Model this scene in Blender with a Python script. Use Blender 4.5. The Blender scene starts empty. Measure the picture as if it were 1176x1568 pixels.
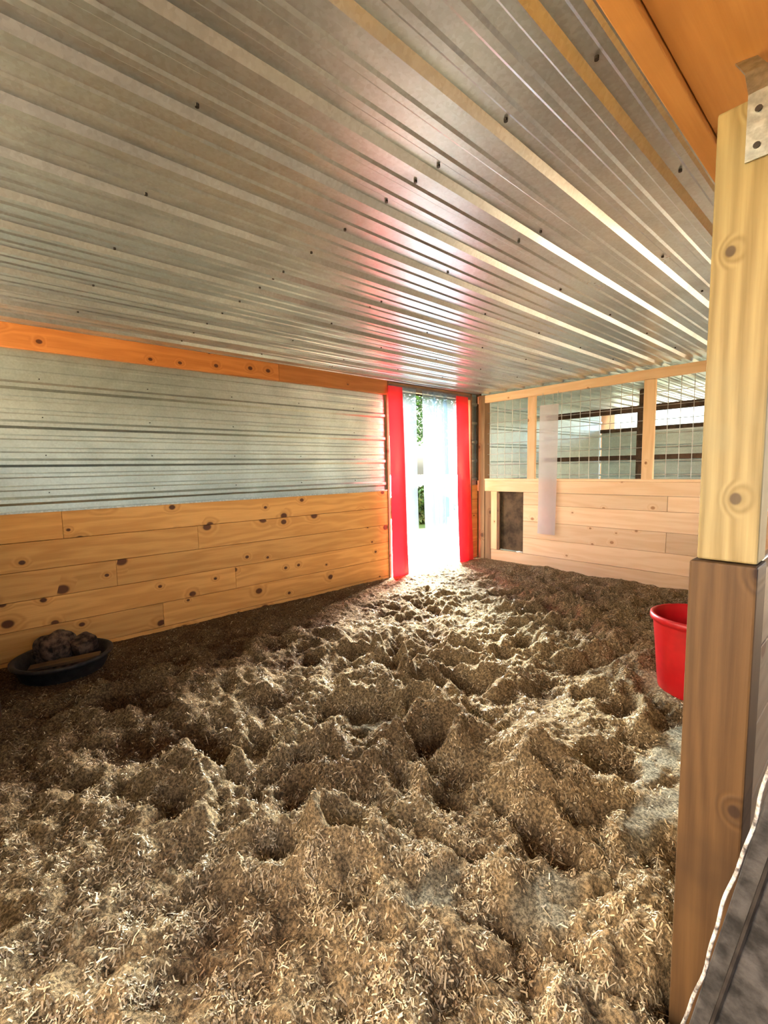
import bpy, math, numpy as np
import bmesh
from mathutils import Vector, Matrix
rng=np.random.default_rng(7)
scene=bpy.context.scene
D=bpy.data

# ---------------------------------------------------------------- node helpers
def setin(nt,sock,v):
    if isinstance(v,bpy.types.NodeSocket): nt.links.new(v,sock)
    elif v is not None:
        try: sock.default_value=v
        except Exception: sock.default_value=(*v,1.0)
def mk(nt,t,ins=None,**props):
    n=nt.nodes.new(t)
    for k,v in props.items(): setattr(n,k,v)
    for k,v in (ins or {}).items(): setin(nt,n.inputs[k],v)
    return n
def math_(nt,op,a,b=None,c=None,clamp=False):
    n=mk(nt,'ShaderNodeMath',operation=op); n.use_clamp=clamp
    for i,v in enumerate((a,b,c)):
        if v is not None: setin(nt,n.inputs[i],v)
    return n.outputs[0]
def mix(nt,f,a,b,blend='MIX'):
    n=mk(nt,'ShaderNodeMix',data_type='RGBA',blend_type=blend)
    n.clamp_factor=True
    def s(i,v):
        if isinstance(v,tuple) and len(v)==3: v=(*v,1)
        setin(nt,n.inputs[i],v)
    s(0,f);s(6,a);s(7,b)
    return n.outputs[2]
def smooth(nt,v,a,b,c=0.0,d=1.0):
    n=mk(nt,'ShaderNodeMapRange',interpolation_type='SMOOTHSTEP')
    setin(nt,n.inputs[0],v)
    for i,x in zip((1,2,3,4),(a,b,c,d)): n.inputs[i].default_value=x
    return n.outputs[0]
def newmat(name):
    m=D.materials.new(name); m.use_nodes=True
    nt=m.node_tree; b=nt.nodes['Principled BSDF']
    return m,nt,b
def noise(nt,vec,scale,detail=3,rough=.55,dist=0):
    return mk(nt,'ShaderNodeTexNoise',{'Vector':vec,'Scale':scale,'Detail':detail,'Roughness':rough,'Distortion':dist}).outputs['Fac']
def bump(nt,b,h,strength=.3,dist=.01):
    n=mk(nt,'ShaderNodeBump',{'Height':h,'Strength':strength,'Distance':dist})
    nt.links.new(n.outputs[0],b.inputs['Normal'])

def wood(name,axis,light,dark,knotcol,cross='Z',knots=1.0,rough=.6,stain=None,grain=1.0,keep=.45,ks=1.0):
    m,nt,b=newmat(name)
    co=mk(nt,'ShaderNodeTexCoord').outputs['Object']
    sp=mk(nt,'ShaderNodeSeparateXYZ',{0:co})
    at=mk(nt,'ShaderNodeAttribute',attribute_name='rnd').outputs['Fac']
    L=sp.outputs[axis]; C=sp.outputs[cross]
    L2=math_(nt,'MULTIPLY_ADD',at,13.7,L)
    C2=math_(nt,'MULTIPLY_ADD',at,5.3,C)
    rest=[a for a in 'XYZ' if a not in (axis,cross)][0]
    R=sp.outputs[rest]
    vk=mk(nt,'ShaderNodeCombineXYZ',{0:L2,1:math_(nt,'MULTIPLY',C2,1.25),2:0.0}).outputs[0]
    vo=mk(nt,'ShaderNodeTexVoronoi',{'Vector':vk,'Scale':4.6,'Randomness':1.0},voronoi_dimensions='2D')
    sc=mk(nt,'ShaderNodeSeparateColor',{0:vo.outputs['Color']})
    on=math_(nt,'GREATER_THAN',sc.outputs[0],keep)
    size=math_(nt,'MULTIPLY_ADD',math_(nt,'POWER',sc.outputs[1],2.0),.09*ks,.04*ks)
    rr=math_(nt,'DIVIDE',vo.outputs['Distance'],size)
    kn=math_(nt,'MULTIPLY',smooth(nt,rr,1.25,.75),on)
    halo=math_(nt,'MULTIPLY',smooth(nt,rr,3.6,.8),on)
    n1=noise(nt,mk(nt,'ShaderNodeCombineXYZ',{0:math_(nt,'MULTIPLY',L2,1.3),1:math_(nt,'MULTIPLY',C2,9),2:R}).outputs[0],1.0,2)
    ph=math_(nt,'MULTIPLY_ADD',n1,22,math_(nt,'MULTIPLY',C2,70*grain))
    ph=math_(nt,'MULTIPLY_ADD',halo,9,ph)
    w=math_(nt,'MULTIPLY_ADD',math_(nt,'SINE',ph),.5,.5)
    fine=noise(nt,mk(nt,'ShaderNodeCombineXYZ',{0:math_(nt,'MULTIPLY',L2,6),1:math_(nt,'MULTIPLY',C2,180),2:math_(nt,'MULTIPLY',R,180)}).outputs[0],1.0,3)
    w2=math_(nt,'MULTIPLY_ADD',w,.45,math_(nt,'MULTIPLY',fine,.6))
    c=mix(nt,w2,light,dark)
    tone=math_(nt,'MULTIPLY_ADD',at,.3,.82)
    c=mix(nt,1.0,c,mk(nt,'ShaderNodeCombineColor',{0:tone,1:tone,2:tone}).outputs[0],'MULTIPLY')
    c=mix(nt,math_(nt,'MULTIPLY',halo,.5*knots),c,dark)
    c=mix(nt,math_(nt,'MULTIPLY',kn,.95*knots),c,knotcol)
    if stain:
        s=noise(nt,co,2.2,4,.6)
        c=mix(nt,math_(nt,'MULTIPLY',smooth(nt,s,.45,.7),.75),c,stain)
    setin(nt,b.inputs['Base Color'],c)
    b.inputs['Roughness'].default_value=rough
    b.inputs['Specular IOR Level'].default_value=.3
    bump(nt,b,w2,.3,.004)
    return m

def steel(name,axis,tint=(.62,.64,.62),tint2=(.40,.40,.37),rough=.33,metal=.9):
    m,nt,b=newmat(name)
    co=mk(nt,'ShaderNodeTexCoord').outputs['Object']
    n1=noise(nt,co,1.6,5,.65,.6)
    n2=noise(nt,co,9,4,.6)
    vo=mk(nt,'ShaderNodeTexVoronoi',{'Vector':co,'Scale':110.0}).outputs['Color']
    s=mk(nt,'ShaderNodeSeparateColor',{0:vo}).outputs[0]
    f=math_(nt,'ADD',math_(nt,'MULTIPLY',smooth(nt,n1,.35,.7),.7),math_(nt,'MULTIPLY',n2,.25))
    c=mix(nt,f,tint,tint2)
    t=math_(nt,'MULTIPLY_ADD',s,.14,.92)
    c=mix(nt,1.0,c,mk(nt,'ShaderNodeCombineColor',{0:t,1:t,2:t}).outputs[0],'MULTIPLY')
    setin(nt,b.inputs['Base Color'],c)
    b.inputs['Metallic'].default_value=metal
    r=math_(nt,'ADD',math_(nt,'MULTIPLY',n1,.22),math_(nt,'MULTIPLY_ADD',s,.07,rough-.1))
    setin(nt,b.inputs['Roughness'],r)
    bump(nt,b,noise(nt,co,1.6,2,.5,.3),.2,.02)
    return m
def plain(name,col,rough=.6,metal=0,var=.15,scale=12,bmp=.15,bd=.004,spec=.5):
    m,nt,b=newmat(name)
    co=mk(nt,'ShaderNodeTexCoord').outputs['Object']
    n=noise(nt,co,scale,4,.6)
    d=tuple(x*(1-var*2) for x in col); l=tuple(min(1,x*(1+var)) for x in col)
    setin(nt,b.inputs['Base Color'],mix(nt,smooth(nt,n,.3,.7),d,l))
    b.inputs['Roughness'].default_value=rough; b.inputs['Metallic'].default_value=metal
    b.inputs['Specular IOR Level'].default_value=spec
    bump(nt,b,n,bmp,bd)
    return m
def pvc(name,col,transp,rough=.25,trans=.5,tcol=None):
    m,nt,b=newmat(name)
    out=nt.nodes['Material Output']
    co=mk(nt,'ShaderNodeTexCoord').outputs['Object']
    n=noise(nt,co,3.0,4,.6)
    b.inputs['Roughness'].default_value=rough
    setin(nt,b.inputs['Base Color'],(*col,1))
    tl=mk(nt,'ShaderNodeBsdfTranslucent',{'Color':(*col,1)})
    tr=mk(nt,'ShaderNodeBsdfTransparent',{'Color':(*(tcol or col),1)})
    m1=mk(nt,'ShaderNodeMixShader',{0:trans,1:b.outputs[0],2:tl.outputs[0]})
    f=math_(nt,'MULTIPLY_ADD',n,.3,transp-.15)
    m2=mk(nt,'ShaderNodeMixShader',{0:f,1:m1.outputs[0],2:tr.outputs[0]})
    nt.links.new(m2.outputs[0],out.inputs[0])
    return m

# ---------------------------------------------------------------- mesh helpers
def link(o,parent=None):
    scene.collection.objects.link(o)
    if parent: o.parent=parent
    return o
def empty(name):
    e=D.objects.new(name,None); e.empty_display_size=.1
    return link(e)
def meshobj(name,verts,faces,mat,parent=None,smooth_=False,rnd=None):
    me=D.meshes.new(name); me.from_pydata([tuple(v) for v in verts],[],faces)
    me.materials.append(mat)
    if rnd is not None:
        a=me.attributes.new('rnd','FLOAT','FACE'); a.data.foreach_set('value',np.array(rnd,dtype=np.float32))
    if smooth_: me.shade_smooth()
    me.update()
    return link(D.objects.new(name,me),parent)
BF=[(0,3,2,1),(4,5,6,7),(0,1,5,4),(1,2,6,5),(2,3,7,6),(3,0,4,7)]
def boxes(name,bl,mat,parent=None,bevel=.003):
    V=[];F=[];R=[]
    for bx in bl:
        x0,x1,y0,y1,z0,z1=bx; k=len(V)
        V+=[(x0,y0,z0),(x1,y0,z0),(x1,y1,z0),(x0,y1,z0),(x0,y0,z1),(x1,y0,z1),(x1,y1,z1),(x0,y1,z1)]
        F+=[tuple(k+i for i in f) for f in BF]; R+=[float(rng.random())]*6
    o=meshobj(name,V,F,mat,parent,rnd=R)
    if bevel:
        md=o.modifiers.new('bev','BEVEL'); md.width=bevel; md.segments=2; md.limit_method='ANGLE'
    return o
def tubes(name,segs,r,mat,parent=None,n=6):
    V=[];F=[]
    for a,b in segs:
        a=Vector(a);b=Vector(b);d=(b-a).normalized()
        u=d.orthogonal().normalized();w=d.cross(u);k=len(V)
        for p in (a,b):
            for i in range(n):
                t=2*math.pi*i/n; V.append(p+u*math.cos(t)*r+w*math.sin(t)*r)
        for i in range(n): F.append((k+i,k+(i+1)%n,k+n+(i+1)%n,k+n+i))
        F.append(tuple(k+i for i in reversed(range(n))));F.append(tuple(k+n+i for i in range(n)))
    return meshobj(name,V,F,mat,parent,smooth_=False)
def lathe(name,prof,mat,center,parent=None,n=64,sm=True):
    V=[];F=[]
    for r,z in prof:
        for i in range(n):
            t=2*math.pi*i/n; V.append((center[0]+r*math.cos(t),center[1]+r*math.sin(t),center[2]+z))
    for j in range(len(prof)-1):
        for i in range(n):
            F.append((j*n+i,j*n+(i+1)%n,(j+1)*n+(i+1)%n,(j+1)*n+i))
    if prof[0][0]>1e-4: F.append(tuple(reversed(range(n))))
    F.append(tuple((len(prof)-1)*n+i for i in range(n)))
    return meshobj(name,V,F,mat,parent,smooth_=sm)
PER=.2286
def profile(a,b,off,H=.019,hm=.0055):
    pts=[]
    def rib(c,wb,wt,h):
        return [(c-wb/2,0),(c-wt/2,h),(c+wt/2,h),(c+wb/2,0)]
    k=math.floor((a-off)/PER)-1
    while off+k*PER<b+PER:
        c=off+k*PER
        pts+=rib(c,.052,.022,H)+rib(c+PER/3,.034,.018,hm)+rib(c+2*PER/3,.034,.018,hm)
        k+=1
    pts=[p for p in pts if a<=p[0]<=b]
    return [(a,0)]+pts+[(b,0)]
def corrugated(name,fn,a,b,off,l0,l1,mat,parent=None,thick=.002,H=.019,hm=.0055):
    P=profile(a,b,off,H,hm); L=np.linspace(l0,l1,25)
    V=[];F=[]
    for t,h in P:
        for l in L: V.append(fn(t,h,l))
    n=len(L)
    for i in range(len(P)-1):
        for j in range(n-1): F.append((i*n+j,i*n+j+1,(i+1)*n+j+1,(i+1)*n+j))
    o=meshobj(name,V,F,mat,parent)
    md=o.modifiers.new('s','SOLIDIFY'); md.thickness=thick; md.offset=0
    return o

# ---------------------------------------------------------------- materials
W_left=wood('pine_left','Y',(.84,.45,.14),(.58,.26,.060),(.09,.025,.008),'Z',keep=.52,rough=.5,ks=1.3,grain=.8)
W_left_beam=wood('pine_beam_left','Y',(.58,.25,.07),(.38,.14,.035),(.07,.02,.01),'Z',keep=.3,rough=.5)
W_back=wood('pine_back','X',(.94,.69,.44),(.82,.54,.29),(.45,.22,.10),'Z',keep=.7,rough=.6)
W_stud=wood('pine_stud','Z',(.92,.66,.40),(.76,.50,.25),(.3,.13,.05),'X',keep=.6,rough=.6)
W_old=wood('weathered_wood','Z',(.30,.19,.10),(.17,.09,.045),(.08,.04,.02),'X',keep=.6,rough=.7)
W_post=wood('pine_post','Z',(.42,.34,.16),(.19,.135,.05),(.07,.045,.025),'X',keep=.6,rough=.6,grain=3.0,stain=(.24,.22,.12))
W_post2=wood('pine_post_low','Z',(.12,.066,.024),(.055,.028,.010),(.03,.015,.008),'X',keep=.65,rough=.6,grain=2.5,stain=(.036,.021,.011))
W_ply=wood('plywood','Y',(.74,.38,.11),(.56,.26,.065),(.25,.09,.02),'X',keep=.8,grain=.5,stain=(.48,.23,.07))
W_right=wood('pine_right','Y',(.36,.26,.15),(.25,.17,.09),(.15,.07,.03),'Z',keep=.5)
S_ceil=steel('galvanized_ceiling','Y',(.72,.82,.90),(.46,.52,.57),.30,.95)
S_wall=steel('galvanized_wall','Y',(.52,.61,.60),(.36,.43,.42),.36,.9)
S_far=steel('galvanized_far','Y',(.64,.80,.82),(.45,.56,.58),.4,.6)
M_dark=plain('black_rubber',(.022,.019,.017),.6,0,.3,30,spec=.3)
M_screw=plain('screw_metal',(.06,.055,.05),.4,.7)
M_zinc=plain('zinc_plate',(.45,.50,.48),.4,.9,.15,60)
M_wire=plain('wire_metal',(.55,.56,.55),.4,.7)
M_red=plain('red_plastic',(.52,.010,.014),.35,0,.12,5,.05)
M_white=plain('white_trim',(.50,.47,.42),.7,0,.45,70,.5)
M_mat=plain('grey_rubber_mat',(.05,.048,.045),.7,0,.35,25,.5,.01,.2)
M_rock=plain('mineral_lump',(.10,.062,.040),.9,0,.45,26,.8,.02,.2)
M_redstrip=pvc('red_pvc',(.80,.008,.015),.07,.3,.07)
M_clear=pvc('clear_pvc',(.34,.45,.56),.56,.2,.07,(.50,.66,.80))
M_strip=pvc('frosted_pvc',(.74,.70,.72),.38,.25,.35)
M_frame=plain('dark_frame',(.12,.10,.08),.6)

YB=4.618; ZC=2.085; XR=3.24; YN=-.16
# ---------------------------------------------------------------- floor
m,nt,b=newmat('dirt_floor'); 
co=mk(nt,'ShaderNodeTexCoord').outputs['Object']
setin(nt,b.inputs['Base Color'],mix(nt,noise(nt,co,6,5),(.12,.085,.05),(.30,.24,.16))); b.inputs['Roughness'].default_value=.95
boxes('floor',[(-.12,6.0,-2.5,9.2,-.12,-.02)],m,bevel=0)

# ---------------------------------------------------------------- left wall
wl=empty('wall_left')
DY0,DY1=3.13,4.46
bl=[];zs=[0,.09]+[.09+ (.978-.09)*i/5 for i in range(1,6)]
for i in range(len(zs)-1):
    c1=.35+.55*((i*37)%5)/2.0
    for y0_,y1_ in ((YN-.1,c1),(c1,DY0)): bl.append((-.03,0.0,y0_+.0005,y1_-.0005,zs[i]+.0013,zs[i+1]-.0013))
    bl.append((-.03,0,DY1,YB,zs[i]+.0015,zs[i+1]-.0015))
boxes('lower_boards',bl,W_left,wl,.0025)
corrugated('steel_siding',lambda t,h,l:(-.022+h,l,t),.975,1.95,.978+.07,YN-.1,DY0,S_wall,wl,H=.013,hm=.0022)
corrugated('steel_siding_corner',lambda t,h,l:(-.022+h,l,t),.975,2.08,.978+.07,DY1,YB,S_wall,wl,H=.013,hm=.0022)
boxes('top_beam',[(-.03,.015,YN-.1,1.9,1.943,ZC-.004),(-.03,.015,1.902,DY0-.02,1.943,ZC-.004)],W_left_beam,wl,.003)
boxes('outer_sheathing',[(-.12,-.035,YN-.1,DY0-.001,0,2.2),(-.12,-.035,DY1+.001,YB+4.2,0,2.2),(-.12,-.035,DY0,DY1,2.0,2.2)],W_old,wl,0)
boxes('flashing_strip',[(0.0,.004,YN-.1,DY0,.974,.985)],M_zinc,wl,0)
scr=[]
for k in range(4):
    for yy in np.arange(.3,3.1,.6):
        zc=.978+.07+PER*k+.045; 
        if zc<1.93: scr.append(((-.022,yy,zc),(-.016,yy,zc)))
tubes('siding_screws',scr,.004,M_screw,wl)
boxes('trim_1',[(-.12,.012,DY0-.03,DY0,0,ZC-.01),(-.12,.012,DY1,DY1+.03,0,ZC-.01),(-.12,.012,DY0,DY1,2.0,ZC-.01)],W_old)

# ---------------------------------------------------------------- strip curtain
cur=empty('strip_curtain')
def strip(name,y0t,y1t,y0b,y1b,x,zt,zb,mat,parent,amp=.02,ph=0,alongx=False):
    nu,nv=13,40;V=[];F=[]
    for j in range(nv):
        v=j/(nv-1); zz=zt+(zb-zt)*v
        a=y0t+(y0b-y0t)*v; c=y1t+(y1b-y1t)*v
        for i in range(nu):
            u=i/(nu-1)
            off=amp*math.sin(u*math.pi)*(.4+.6*v)+amp*.6*math.sin(v*5+ph+u*1.3)*v
            p=(x+off,a+(c-a)*u,zz)
            if alongx: p=(a+(c-a)*u,x-off,zz)
            V.append(p)
    for j in range(nv-1):
        for i in range(nu-1): F.append((j*nu+i,j*nu+i+1,(j+1)*nu+i+1,(j+1)*nu+i))
    return meshobj(name,V,F,mat,parent,smooth_=True)
strip('red_strip_a',3.10,3.30,3.13,3.36,.035,2.03,.05,M_redstrip,cur,.015,0)
strip('red_strip_b',4.15,4.37,4.20,4.46,.045,2.02,.05,M_redstrip,cur,.02,2)
strip('clear_strip_a',3.27,3.51,3.31,3.54,.025,2.03,.06,M_clear,cur,.02,1)
strip('clear_strip_b',3.61,3.83,3.64,3.87,.02,2.03,.06,M_clear,cur,.02,3)
strip('clear_strip_c',3.77,4.00,3.80,4.03,.038,2.03,.06,M_clear,cur,.02,4.4)
strip('clear_strip_d',3.95,4.19,3.96,4.22,.022,2.03,.06,M_clear,cur,.02,5.1)
boxes('hanging_rail',[(.013,.02,DY0,DY1,2.0,2.05)],M_frame,cur,.001)

# ---------------------------------------------------------------- ceiling
RO=2.457-PER*20
ce=corrugated('ceiling',lambda t,h,l:(t,l,ZC-h),0.0,3.112,RO,-.6,YB,S_ceil)
scr=[]
for ri,yy in enumerate((-.15,.456,1.07,1.65,2.25,2.85,3.45,4.05)):
    for k in range(9,24):
        c=RO+PER*k
        if c>3.1 or c<.05: continue
        if ri!=2 and k%2==(0 if ri!=3 else 1): continue
        scr.append(((c+.047,yy,ZC+.002),(c+.047,yy+.0,ZC-.008)))
        if (k-20)%4==0: scr.append(((c-.047,yy,ZC+.002),(c-.047,yy,ZC-.008)))
tubes('ceiling_screws',scr,.0052,M_screw,ce,8)
boxes('trim_2',[(3.113,3.151,-.6,YB,1.875,ZC+.08)],W_ply,bevel=.002)
boxes('plywood_soffit',[(3.153,4.3,-.6,1.9,1.885,1.905),(3.153,4.3,1.904,YB,1.885,1.905)],W_ply,bevel=.002)
boxes('roof_light_block',[(-.3,4.9,-1.4,9.0,2.22,2.26)],W_old,bevel=0)  # unseen roof, carried over the aisle to keep sun and sky fill out

# ---------------------------------------------------------------- back wall
wb=empty('wall_back')
y0,y1=YB,YB+.038
zz=[0,.19,.38,.57,.76,.9,1.03]
bl=[]
for i in range(6):
    if i==0: bl.append((0.2,XR,y0,y1,.001,zz[1]-.002))
    elif i==5: bl.append((.0,XR,y0-.004,y1,zz[5]+.002,zz[6]))
    else:
        bl.append((.64,2.1+.3*(i%2),y0,y1,zz[i]+.001,zz[i+1]-.001)); bl.append((2.102+.3*(i%2),XR,y0,y1,zz[i]+.001,zz[i+1]-.001))
boxes('lower_boards',bl,W_back,wb,.003)
boxes('side_stud',[(.2,.285,y0-.003,y1,.191,.9)],W_stud,wb)
boxes('old_post',[(.02,.11,y0-.01,y1+.06,0,2.06),(.112,.198,y0-.002,y1,0,.9)],W_old,wb)
boxes('upper_studs',[(.685,.775,y0,y1,1.03,1.965),(1.872,1.968,y0,y1,1.03,1.965),(3.06,3.15,y0,y1,1.03,1.965)],W_stud,wb)
boxes('sill_and_plate',[(.11,XR,y0-.01,y1+.05,1.031,1.055),(.0,XR,y0-.004,y1,1.967,2.055)],W_back,wb)
seg=[]
for xx in np.arange(.16,3.2,.1): seg.append(((xx,y1+.008,1.05),(xx,y1+.008,2.0)))
for z_ in np.arange(1.10,2.0,.125): seg.append(((.1,y1+.013,z_),(3.2,y1+.013,z_)))
tubes('wire_panel',seg,.0030,M_wire,wb,5)
pd=empty('door_1')
boxes('rubber_flap',[(.287,.64,YB+.045,YB+.055,.2,.9)],plain('flap_brown',(.11,.075,.04),.7,0,.3,8,spec=.2),pd,.003)
boxes('hatch_jamb',[(.286,.31,YB+.0,YB+.045,.192,.9),(.312,.33,YB-.012,YB+.0,.2,.88)],W_old,pd)
hs=strip('vinyl_strip',.852,1.066,.84,1.05,YB-.035,1.846,.447,M_strip,None,.012,1,True)
tubes('strip_hanger',[((.87,YB-.034,1.835),(.87,YB-.006,1.98)),((1.045,YB-.034,1.835),(1.045,YB-.006,1.98))],.003,M_wire,hs)

# ---------------------------------------------------------------- neighbouring stall (seen through wire)
nb=empty('wall_far')
corrugated('steel_far',lambda t,h,l:(l,8.2-h,t),0,1.75,.1,0,4.2,S_far,nb,hm=.001)
corrugated('steel_far_side',lambda t,h,l:(-.02+h,l,t),0,2.15,.1,YB+.1,8.2,S_far,nb,hm=.001)
boxes('far_posts',[(1.25,1.37,6.3,6.42,0,2.2),(2.3,2.42,6.3,6.42,0,2.2),(.0,3.4,6.25,6.3,1.25,1.31),(0,3.4,6.25,6.3,1.85,1.93),(.6,.69,8.1,8.17,0,2.2),(1.9,1.99,8.1,8.17,0,2.2),(0,4.2,8.12,8.19,1.74,1.80)],plain('dark_timber',(.09,.055,.035),.8,0,.3,10),nb)
corrugated('ceiling_far',lambda t,h,l:(t,l,2.14-h),0,4.2,.1,YB+.15,8.2,S_far,nb)

# ---------------------------------------------------------------- right side
wr=empty('wall_right')
bl=[]
for i in range(6): bl.append((3.25,3.285,1.06,YB,i*.165+.001,(i+1)*.165-.002))
boxes('lower_boards',bl,W_right,wr,.003)
seg=[]
for yy in np.arange(1.1,YB,.1): seg.append(((3.27,yy,.99),(3.27,yy,1.87)))
for z_ in np.arange(1.0,1.87,.1): seg.append(((3.275,1.05,z_),(3.275,YB,z_)))
tubes('wire_panel',seg,.0025,M_wire,wr,5)
boxes('studs',[(3.25,3.29,2.8,2.89,.99,1.88),(3.25,3.29,4.52,4.61,.99,1.88)],W_stud,wr)
po=empty('door_post')
boxes('upper_post',[(3.208,3.297,.985,1.055,1.022,1.79)],W_post,po,.004)
boxes('lower_post',[(3.200,3.300,.972,1.055,0,1.02)],W_post2,po,.004)
br=empty('mending_plate')
def sheet(name,pts,w,th,mat,parent):
    V=[];F=[]
    for p,wv in pts:
        p=Vector(p);wv=Vector(wv)*w/2; V+=[p-wv,p+wv]
    for i in range(len(pts)-1): F.append((2*i,2*i+1,2*i+3,2*i+2))
    o=meshobj(name,V,F,mat,parent); md=o.modifiers.new('s','SOLIDIFY'); md.thickness=th; md.offset=0
    return o
sheet('plate',[((3.265,.981,1.69),(1,0,0)),((3.265,.981,1.793),(1,0,0)),((3.255,1.0,1.84),(.97,.1,0)),((3.235,1.03,1.882),(.95,.3,0))],.03,.003,M_zinc,br)
tubes('plate_screws',[((3.265,.984,1.71),(3.265,.977,1.71)),((3.265,.984,1.765),(3.265,.977,1.765))],.005,M_screw,br,10)

# near partition, unseen; height shaped to cut camera-side fill
wn=empty('unseen_wall_near')
bl=[(0,2.2,YN-.04,YN,i*.163+.001,(i+1)*.163-.002) for i in range(8)]
boxes('lower_boards',bl,W_right,wn,.003)  # boards of the unseen near partition
boxes('studs',[(1.1,1.19,YN-.04,YN,1.305,2.07),(2.11,2.2,YN-.041,YN+.001,1.305,2.07)],W_stud,wn)
boxes('wood_stub_post',[(.70,.80,YN+.002,-.02,0,.70)],W_post2,None,.02)
# boards and posts added out of view to block camera-side light
wa=empty('aisle_light_block')
boxes('block_boards',[(5.6,5.64,-2.5,9,i*.2+.001,(i+1)*.2-.002) for i in range(6)],W_right,wa,.003)
boxes('block_posts',[(5.56,5.6,y_,y_+.12,0,2.2) for y_ in (-2.4,.4,3.0,6.0)],W_old,wa,.003)
boxes('block_end_boards',[(-.12,5.6,-2.5,-2.46,i*.2+.001,(i+1)*.2-.002) for i in range(8)],W_right,wa,.003)

# leaning mat
lm=empty('rubber_stall_mat')
def slab(name,q,th,mat,parent):
    V=[];n=Vector((0,1,0))
    for p in q: V.append(Vector(p))
    for p in q: V.append(Vector(p)+n*th)
    F=[(0,1,2,3),(7,6,5,4),(0,4,5,1),(1,5,6,2),(2,6,7,3),(3,7,4,0)]
    o=meshobj(name,V,F,mat,parent); md=o.modifiers.new('b','BEVEL');md.width=.004;md.segments=2
    return o
slab('mat_sheet',[(3.224,.85,.0),(3.95,.85,.0),(4.05,.85,1.0),(3.396,.85,1.0)],.02,M_mat,lm)
n=60;segs=[]
for i in range(n):
    t0=i/n;t1=(i+1)/n
    f=lambda t:(3.218+.174*t+.0022*math.sin(t*23)+.001*math.sin(t*61),.852,.0+1.0*t)
    segs.append((f(t0),f(t1)))
tubes('frayed_white_edge',segs,.0026,M_white,lm,8)
segs=[((3.25+.174*t0,.848,t0),(3.25+.174*(t0+.05),.848,t0+.05)) for t0 in np.arange(0,1,.05)]
tubes('mat_bead',segs,.004,M_dark,lm,6)

# ---------------------------------------------------------------- bedding height field
def perlin(x,y,seed):
    r=np.random.default_rng(seed); A=r.random((256,256))*2*np.pi
    xi=np.floor(x).astype(int);yi=np.floor(y).astype(int);xf=x-xi;yf=y-yi
    def g(i,j):
        a=A[(xi+i)%256,(yi+j)%256]; return np.cos(a)*(xf-i)+np.sin(a)*(yf-j)
    u=xf**3*(xf*(xf*6-15)+10);v=yf**3*(yf*(yf*6-15)+10)
    return (g(0,0)*(1-u)+g(1,0)*u)*(1-v)+(g(0,1)*(1-u)+g(1,1)*u)*v
def bare(x,y):
    m=np.zeros_like(x)
    for cx,cy,rx,ry in ((2.90,1.03,.07,.12),(2.68,.83,.05,.08),(2.92,2.0,.06,.33),(2.99,1.55,.06,.25),(1.95,1.25,.09,.08)):
        d=((x-cx)/rx)**2+((y-cy)/ry)**2+perlin(x*14,y*14,5)*1.4
        m=np.maximum(m,np.clip(1.4-d,0,1))
    return m
r_=np.random.default_rng(3)
HO=[]
for gx in np.arange(.6,3.2,.27):
    for gy in np.arange(.3,4.4,.27):
        if r_.random()<.68: HO.append((gx+r_.uniform(-.11,.11),gy+r_.uniform(-.11,.11),r_.uniform(.045,.10),r_.uniform(.03,.085)))
def hf(x,y):
    wx=x+.10*perlin(x*3,y*3,11)+.04*perlin(x*9,y*9,13);wy=y+.10*perlin(x*3,y*3,12)+.04*perlin(x*9,y*9,14)
    act=np.clip((x-.3)/.8,.15,1)*np.clip((y+.5)/1.0,.35,1)*np.clip(.95+1.4*perlin(x*1.3,y*1.3,51),.45,1.25)
    h=.045*perlin(wx*1.6,wy*1.6,1)
    h+=act*.075*perlin(wx*3.7,wy*3.7,2)
    h+=act*.085*perlin(wx*7.5,wy*7.5,3)
    for cx,cy,s,a in HO:
        d=((wx-cx)**2+(wy-cy)**2)/(s*s)
        h-=act*(a*np.exp(-d*d*.8)-.45*a*np.exp(-(np.sqrt(d)-1.65)**2*4))
    h+=(.034*perlin(x*17,y*17,4)+.021*perlin(x*38,y*38,6))*(.35+.65*act)+.006*perlin(x*90,y*90,8)
    for cx,cy,s,a in ((2.64,1.40,.17,.12),(2.1,.95,.14,.07),(1.95,1.25,.10,-.09),(1.7,1.35,.12,.06),(1.14,1.27,.13,-.05),(2.15,1.42,.12,.06),(2.35,.7,.15,.06),(1.0,1.7,.2,.06)):
        h+=a*np.exp(-((x-cx)**2+(y-cy)**2)/(s*s))
    h=h*(1-.75*bare(x,y))
    edge=np.clip((YB-y)/.25,.2,1)*np.clip(x/.2,.3,1)
    for cx,cy,r in ((.28,.27,.36),(2.83,2.60,.30)):
        k=np.clip(((x-cx)**2+(y-cy)**2)/(r*r),0,1)**2; edge=edge*k
    return .065+h*edge
nx,ny=420,600
X,Y=np.meshgrid(np.linspace(.002,3.24,nx),np.linspace(YN+.002,YB-.002,ny))
Z=np.maximum(hf(X,Y),.004)
V=np.stack([X,Y,Z],-1).reshape(-1,3)
idx=np.arange(nx*ny).reshape(ny,nx)
F=np.stack([idx[:-1,:-1],idx[:-1,1:],idx[1:,1:],idx[1:,:-1]],-1).reshape(-1,4)
def bigmesh(name,V,F,mat,col=None,sm=False):
    me=D.meshes.new(name); me.vertices.add(len(V)); me.vertices.foreach_set('co',V.astype(np.float32).ravel())
    nf=len(F); me.loops.add(nf*4); me.loops.foreach_set('vertex_index',F.astype(np.int32).ravel())
    me.polygons.add(nf); me.polygons.foreach_set('loop_start',np.arange(0,nf*4,4,dtype=np.int32))
    me.update(calc_edges=True); me.validate()
    if col is not None:
        a=me.attributes.new('col','FLOAT_COLOR','POINT'); a.data.foreach_set('color',col.astype(np.float32).ravel())
    me.materials.append(mat)
    if sm: me.shade_smooth()
    return me
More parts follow.
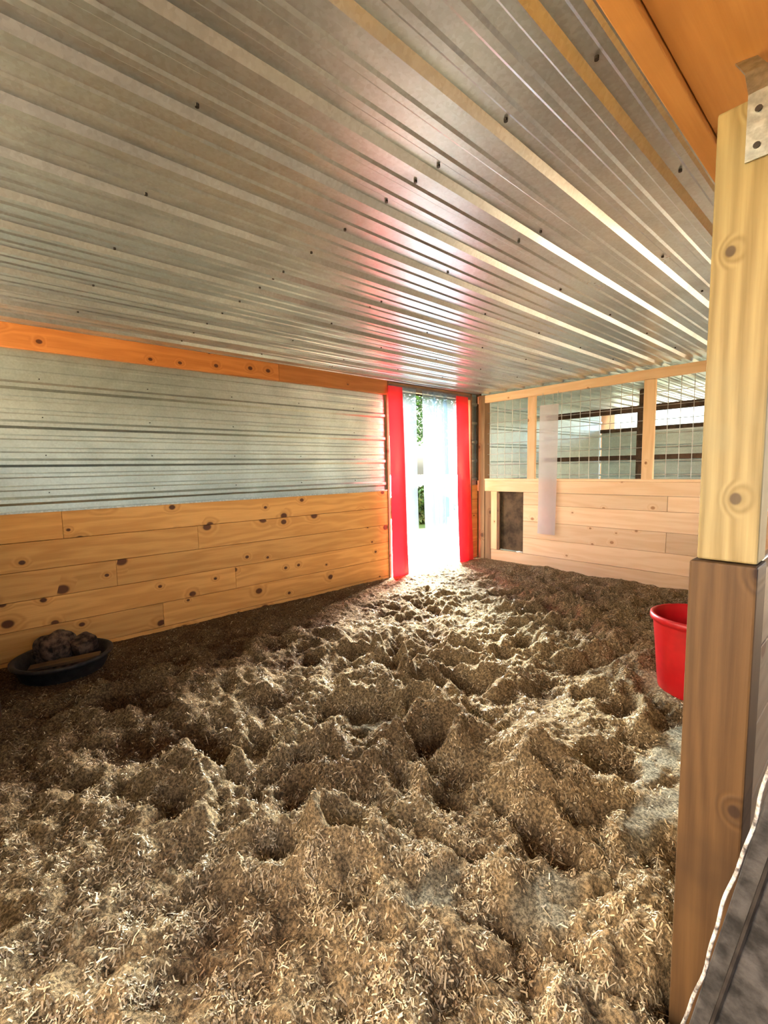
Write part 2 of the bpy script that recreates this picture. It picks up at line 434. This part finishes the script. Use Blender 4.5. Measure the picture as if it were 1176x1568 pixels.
def shade_dirt(x,y):  # left side: shade painted as darker brown; noise patches: soiled bedding
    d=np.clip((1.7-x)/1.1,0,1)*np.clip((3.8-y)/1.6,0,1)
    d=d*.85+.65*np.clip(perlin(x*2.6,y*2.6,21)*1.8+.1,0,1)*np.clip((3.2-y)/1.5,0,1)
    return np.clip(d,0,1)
dz=shade_dirt(X,Y);bz=bare(X,Y)
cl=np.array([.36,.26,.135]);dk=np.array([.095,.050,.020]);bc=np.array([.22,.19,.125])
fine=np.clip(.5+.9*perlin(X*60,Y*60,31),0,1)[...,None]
low=np.clip((.075-Z)/.06,0,1)  # hollows coloured darker, shade contrast put into the colour
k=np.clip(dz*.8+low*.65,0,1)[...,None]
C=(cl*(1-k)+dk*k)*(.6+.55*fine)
C=C*(1-bz[...,None])+bc*bz[...,None]
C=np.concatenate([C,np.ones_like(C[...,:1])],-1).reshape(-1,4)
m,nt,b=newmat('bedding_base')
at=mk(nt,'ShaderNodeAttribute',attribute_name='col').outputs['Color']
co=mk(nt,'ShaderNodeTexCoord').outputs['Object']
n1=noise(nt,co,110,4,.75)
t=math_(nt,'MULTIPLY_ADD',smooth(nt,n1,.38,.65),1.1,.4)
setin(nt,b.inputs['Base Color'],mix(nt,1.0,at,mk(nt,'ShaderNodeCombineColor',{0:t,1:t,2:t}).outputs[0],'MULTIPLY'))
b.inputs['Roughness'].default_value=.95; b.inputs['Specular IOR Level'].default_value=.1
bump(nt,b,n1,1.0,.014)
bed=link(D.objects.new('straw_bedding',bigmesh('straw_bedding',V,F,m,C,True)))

# flakes
CAM=np.array([3.443,0.0,1.2])
NT=1000000
fx=rng.uniform(.01,3.23,NT);fy=rng.uniform(YN+.01,YB-.03,NT)
d2=(fx-CAM[0])**2+(fy-CAM[1])**2+1.44
p=np.clip(1.2/d2**.8,.0,1)*(1-.93*bare(fx,fy))*(1-.45*shade_dirt(fx,fy))
p*=np.clip(.42+1.5*perlin(fx*11,fy*11,41)+.9*perlin(fx*30,fy*30,42),.05,1)
keep=rng.random(NT)<p
fx=fx[keep];fy=fy[keep]
for cx,cy,r in ((.28,.27,.20),(2.83,2.60,.15)):
    q=((fx-cx)**2+(fy-cy)**2)>r*r; fx=fx[q];fy=fy[q]
n=len(fx); print('FLAKES',n)
e=.004
fz=hf(fx,fy);gx=(hf(fx+e,fy)-fz)/e;gy=(hf(fx,fy+e)-fz)/e
lowf=np.clip((.075-fz)/.06,0,1)  # flakes get the same painted darkening in hollows
fz=np.maximum(fz,.004)
az=rng.uniform(0,2*np.pi,n);pit=rng.normal(0,.42,n)
tx=np.cos(az);ty=np.sin(az);tz=np.clip(tx*gx+ty*gy,-1,1)+np.tan(np.clip(pit,-1.2,1.2))
T=np.stack([tx,ty,tz],-1);T/=np.linalg.norm(T,axis=1,keepdims=True)
Nn=np.stack([-gx,-gy,np.ones(n)],-1)+rng.normal(0,.5,(n,3));
Wv=np.cross(Nn,T);Wv/=np.linalg.norm(Wv,axis=1,keepdims=True)
U=np.cross(T,Wv)
ln=rng.uniform(.002,.0078,n)*(1+1.8*(rng.random(n)<.05));wd=rng.uniform(.0005,.0020,n)
c0=np.stack([fx,fy,fz+rng.uniform(.001,.007,n)],-1)
bend=rng.normal(0,.22,n)*ln
P=[]
for s,bb in ((-1,0),(0,1),(1,0)):
    base=c0+T*(s*ln)[:,None]+U*(bend*bb)[:,None]
    P+= [base-Wv*wd[:,None],base+Wv*wd[:,None]]
V=np.stack(P,1)
V[:,:,0]=np.clip(V[:,:,0],.003,3.246);V[:,:,1]=np.clip(V[:,:,1],YN+.003,YB-.003);V=V.reshape(-1,3)
i0=(np.arange(n)*6)[:,None]
F=np.concatenate([i0+np.array([[0,1,3,2]]),i0+np.array([[2,3,5,4]])],0)
kk=np.clip(shade_dirt(fx,fy)*.75+lowf*.45+rng.normal(.16,.28,n),0,1)[:,None]
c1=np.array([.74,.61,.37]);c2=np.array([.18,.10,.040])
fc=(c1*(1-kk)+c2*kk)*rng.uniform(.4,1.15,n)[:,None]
fc=np.concatenate([fc,np.ones((n,1))],1)
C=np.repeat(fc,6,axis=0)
m,nt,b=newmat('straw_flakes')
at=mk(nt,'ShaderNodeAttribute',attribute_name='col').outputs['Color']
setin(nt,b.inputs['Base Color'],at)
b.inputs['Roughness'].default_value=.6; b.inputs['Specular IOR Level'].default_value=.3
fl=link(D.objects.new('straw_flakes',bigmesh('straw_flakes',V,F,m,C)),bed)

# ---------------------------------------------------------------- red bucket
bk=empty('red_bucket')
bc_=(2.84,2.60,.005)
S=1.1
lathe('shell',[(r*S,z*S) for r,z in [(.135,0),(.140,.004),(.150,.10),(.162,.25),(.172,.36),(.174,.372),(.184,.374),(.186,.385),(.184,.398),(.176,.402),(.170,.398),(.166,.36),(.156,.25),(.145,.10),(.134,.012),(.0,.010)]],M_red,bc_,bk,72)
segs=[];n_=24
f=lambda a:(bc_[0]+.208*math.cos(a),bc_[1]+.212*math.sin(a),bc_[2]+.425-.03*math.sin(a))
for i in range(n_): segs.append((f(math.pi*i/n_),f(math.pi*(i+1)/n_)))
tubes('bail_handle',segs,.0035,M_wire,bk,8)

# ---------------------------------------------------------------- feed pan
fp=empty('rubber_feed_pan')
pc=(.29,.27,.03)
lathe('pan',[(r*1.08,z*.86) for r,z in [(.15,0),(.17,.003),(.195,.06),(.212,.125),(.222,.13),(.232,.14),(.232,.152),(.222,.158),(.208,.152),(.190,.06),(.165,.02),(.0,.02)]],M_dark,pc,fp,64)
def lump(name,c,s,seed,mat,parent):
    bm=bmesh.new(); bmesh.ops.create_icosphere(bm,subdivisions=4,radius=1)
    r=np.random.default_rng(seed); k1=r.normal(0,2.2,(10,3));ph=r.uniform(0,6,10)
    for v in bm.verts:
        d=sum(math.sin(float(np.dot(k1[i],v.co))*1.3+ph[i]) for i in range(10))*.06
        v.co=v.co*(1+d); v.co=Vector((c[0]+v.co.x*s[0],c[1]+v.co.y*s[1],c[2]+v.co.z*s[2]))
    me=D.meshes.new(name);bm.to_mesh(me);bm.free();me.materials.append(mat);me.shade_smooth()
    return link(D.objects.new(name,me),parent)
lump('mineral_lump_a',(.17,.24,.18),(.08,.12,.11),1,M_rock,fp)
o=boxes('mineral_block',[(-.055,.055,-.065,.065,-.05,.05)],M_rock,fp,.018)
o.location=(.20,.38,.16); o.rotation_euler=(.25,.2,.5)
lump('feed_heap',(.30,.26,.07),(.155,.155,.045),4,M_rock,fp)
o=boxes('wood_slat',[(-.03,.03,-.17,.17,-.008,.008)],W_post2,fp,.002)
o.location=(.38,.27,.145); o.rotation_euler=(.06,.05,-.3)

# ---------------------------------------------------------------- outdoors
m,nt,b=newmat('grass'); co=mk(nt,'ShaderNodeTexCoord').outputs['Object']
g=mix(nt,noise(nt,co,8,5,.7),(.025,.07,.008),(.06,.13,.018))
sp=mk(nt,'ShaderNodeSeparateXYZ',{0:co})
path=smooth(nt,math_(nt,'ADD',sp.outputs[0],math_(nt,'MULTIPLY',noise(nt,co,1.5,3),.8)),-2.7,-2.2)
setin(nt,b.inputs['Base Color'],mix(nt,path,g,mix(nt,noise(nt,co,20,4),(.028,.025,.021),(.055,.05,.044)))); b.inputs['Roughness'].default_value=.9
boxes('ground_outside',[(-60,-.125,-30,60,-.14,-.04)],m,bevel=0)
M_leaf=plain('leaves',(.024,.072,.010),.6,0,.4,3)
def foliage(name,c,s,nl,trunk=None):
    e=empty(name)
    r=np.random.default_rng(int(abs(c[0]*100)+abs(c[1])*10))
    q=r.normal(0,1,(nl,3)); q/=np.linalg.norm(q,axis=1,keepdims=True); q*=r.uniform(.5,1,(nl,1))**.5
    q=q*np.array(s)*(1+.25*np.sin(q*7).sum(1,keepdims=True)/3)+np.array(c)
    a=r.normal(0,1,(nl,3));a/=np.linalg.norm(a,axis=1,keepdims=True)
    bb=np.cross(a,r.normal(0,1,(nl,3)));bb/=np.linalg.norm(bb,axis=1,keepdims=True)
    sz=r.uniform(.05,.12,(nl,1))
    V=np.stack([q-a*sz,q-bb*sz*.5,q+a*sz,q+bb*sz*.5],1).reshape(-1,3)
    F=np.arange(nl*4).reshape(-1,4)
    link(D.objects.new('leaves',bigmesh('leaves',V,F,M_leaf)),e)
    if trunk: tubes('trunk',[((c[0],c[1],-.05),(c[0],c[1]+.1,c[2])),((c[0],c[1]+.1,c[2]-.8),(c[0]-.6,c[1]+.8,c[2]+.6)),((c[0],c[1]+.1,c[2]-.6),(c[0]+.5,c[1]-.7,c[2]+.7))],trunk,W_old,e,10)
foliage('shrub',(-3.8,7.6,.25),(.7,.7,.5),5000)
foliage('tree',(-9.5,12.5,3.9),(2.6,2.6,1.5),6000,.16)
foliage('tree',(-14,20,4.4),(3.2,3.2,2.0),6000,.2)

# ---------------------------------------------------------------- light
w=D.worlds.new('World'); scene.world=w; w.use_nodes=True
nt=w.node_tree; bg=nt.nodes['Background']
sky=mk(nt,'ShaderNodeTexSky',sky_type='NISHITA'); sky.sun_disc=False; sky.sun_elevation=math.radians(40); sky.sun_rotation=math.radians(200); sky.air_density=1.2; sky.dust_density=3
nt.links.new(sky.outputs[0],bg.inputs[0]); bg.inputs[1].default_value=.62
sl=D.lights.new('sun','SUN'); sl.energy=330; sl.angle=math.radians(40); sl.color=(1,.89,.76)
so=D.objects.new('sun',sl); link(so)
so.rotation_euler=Vector((.62,-.70,-.40)).to_track_quat('-Z','Y').to_euler()

# ---------------------------------------------------------------- camera
cam=D.cameras.new('camera'); cam.sensor_fit='HORIZONTAL'; cam.sensor_width=36; cam.lens=915/1560*36; cam.clip_start=.02
co_=D.objects.new('camera',cam); link(co_)
R=Matrix(((.6639,-.0588,.7455),(.7476,.0779,-.6596),(-.0193,.99525,.0957)))
co_.matrix_world=Matrix.Translation((3.443,0,1.2))@R.to_quaternion().to_matrix().to_4x4()
scene.camera=co_
scene.view_settings.view_transform='Standard'
scene.view_settings.look='None'
scene.view_settings.exposure=0.62
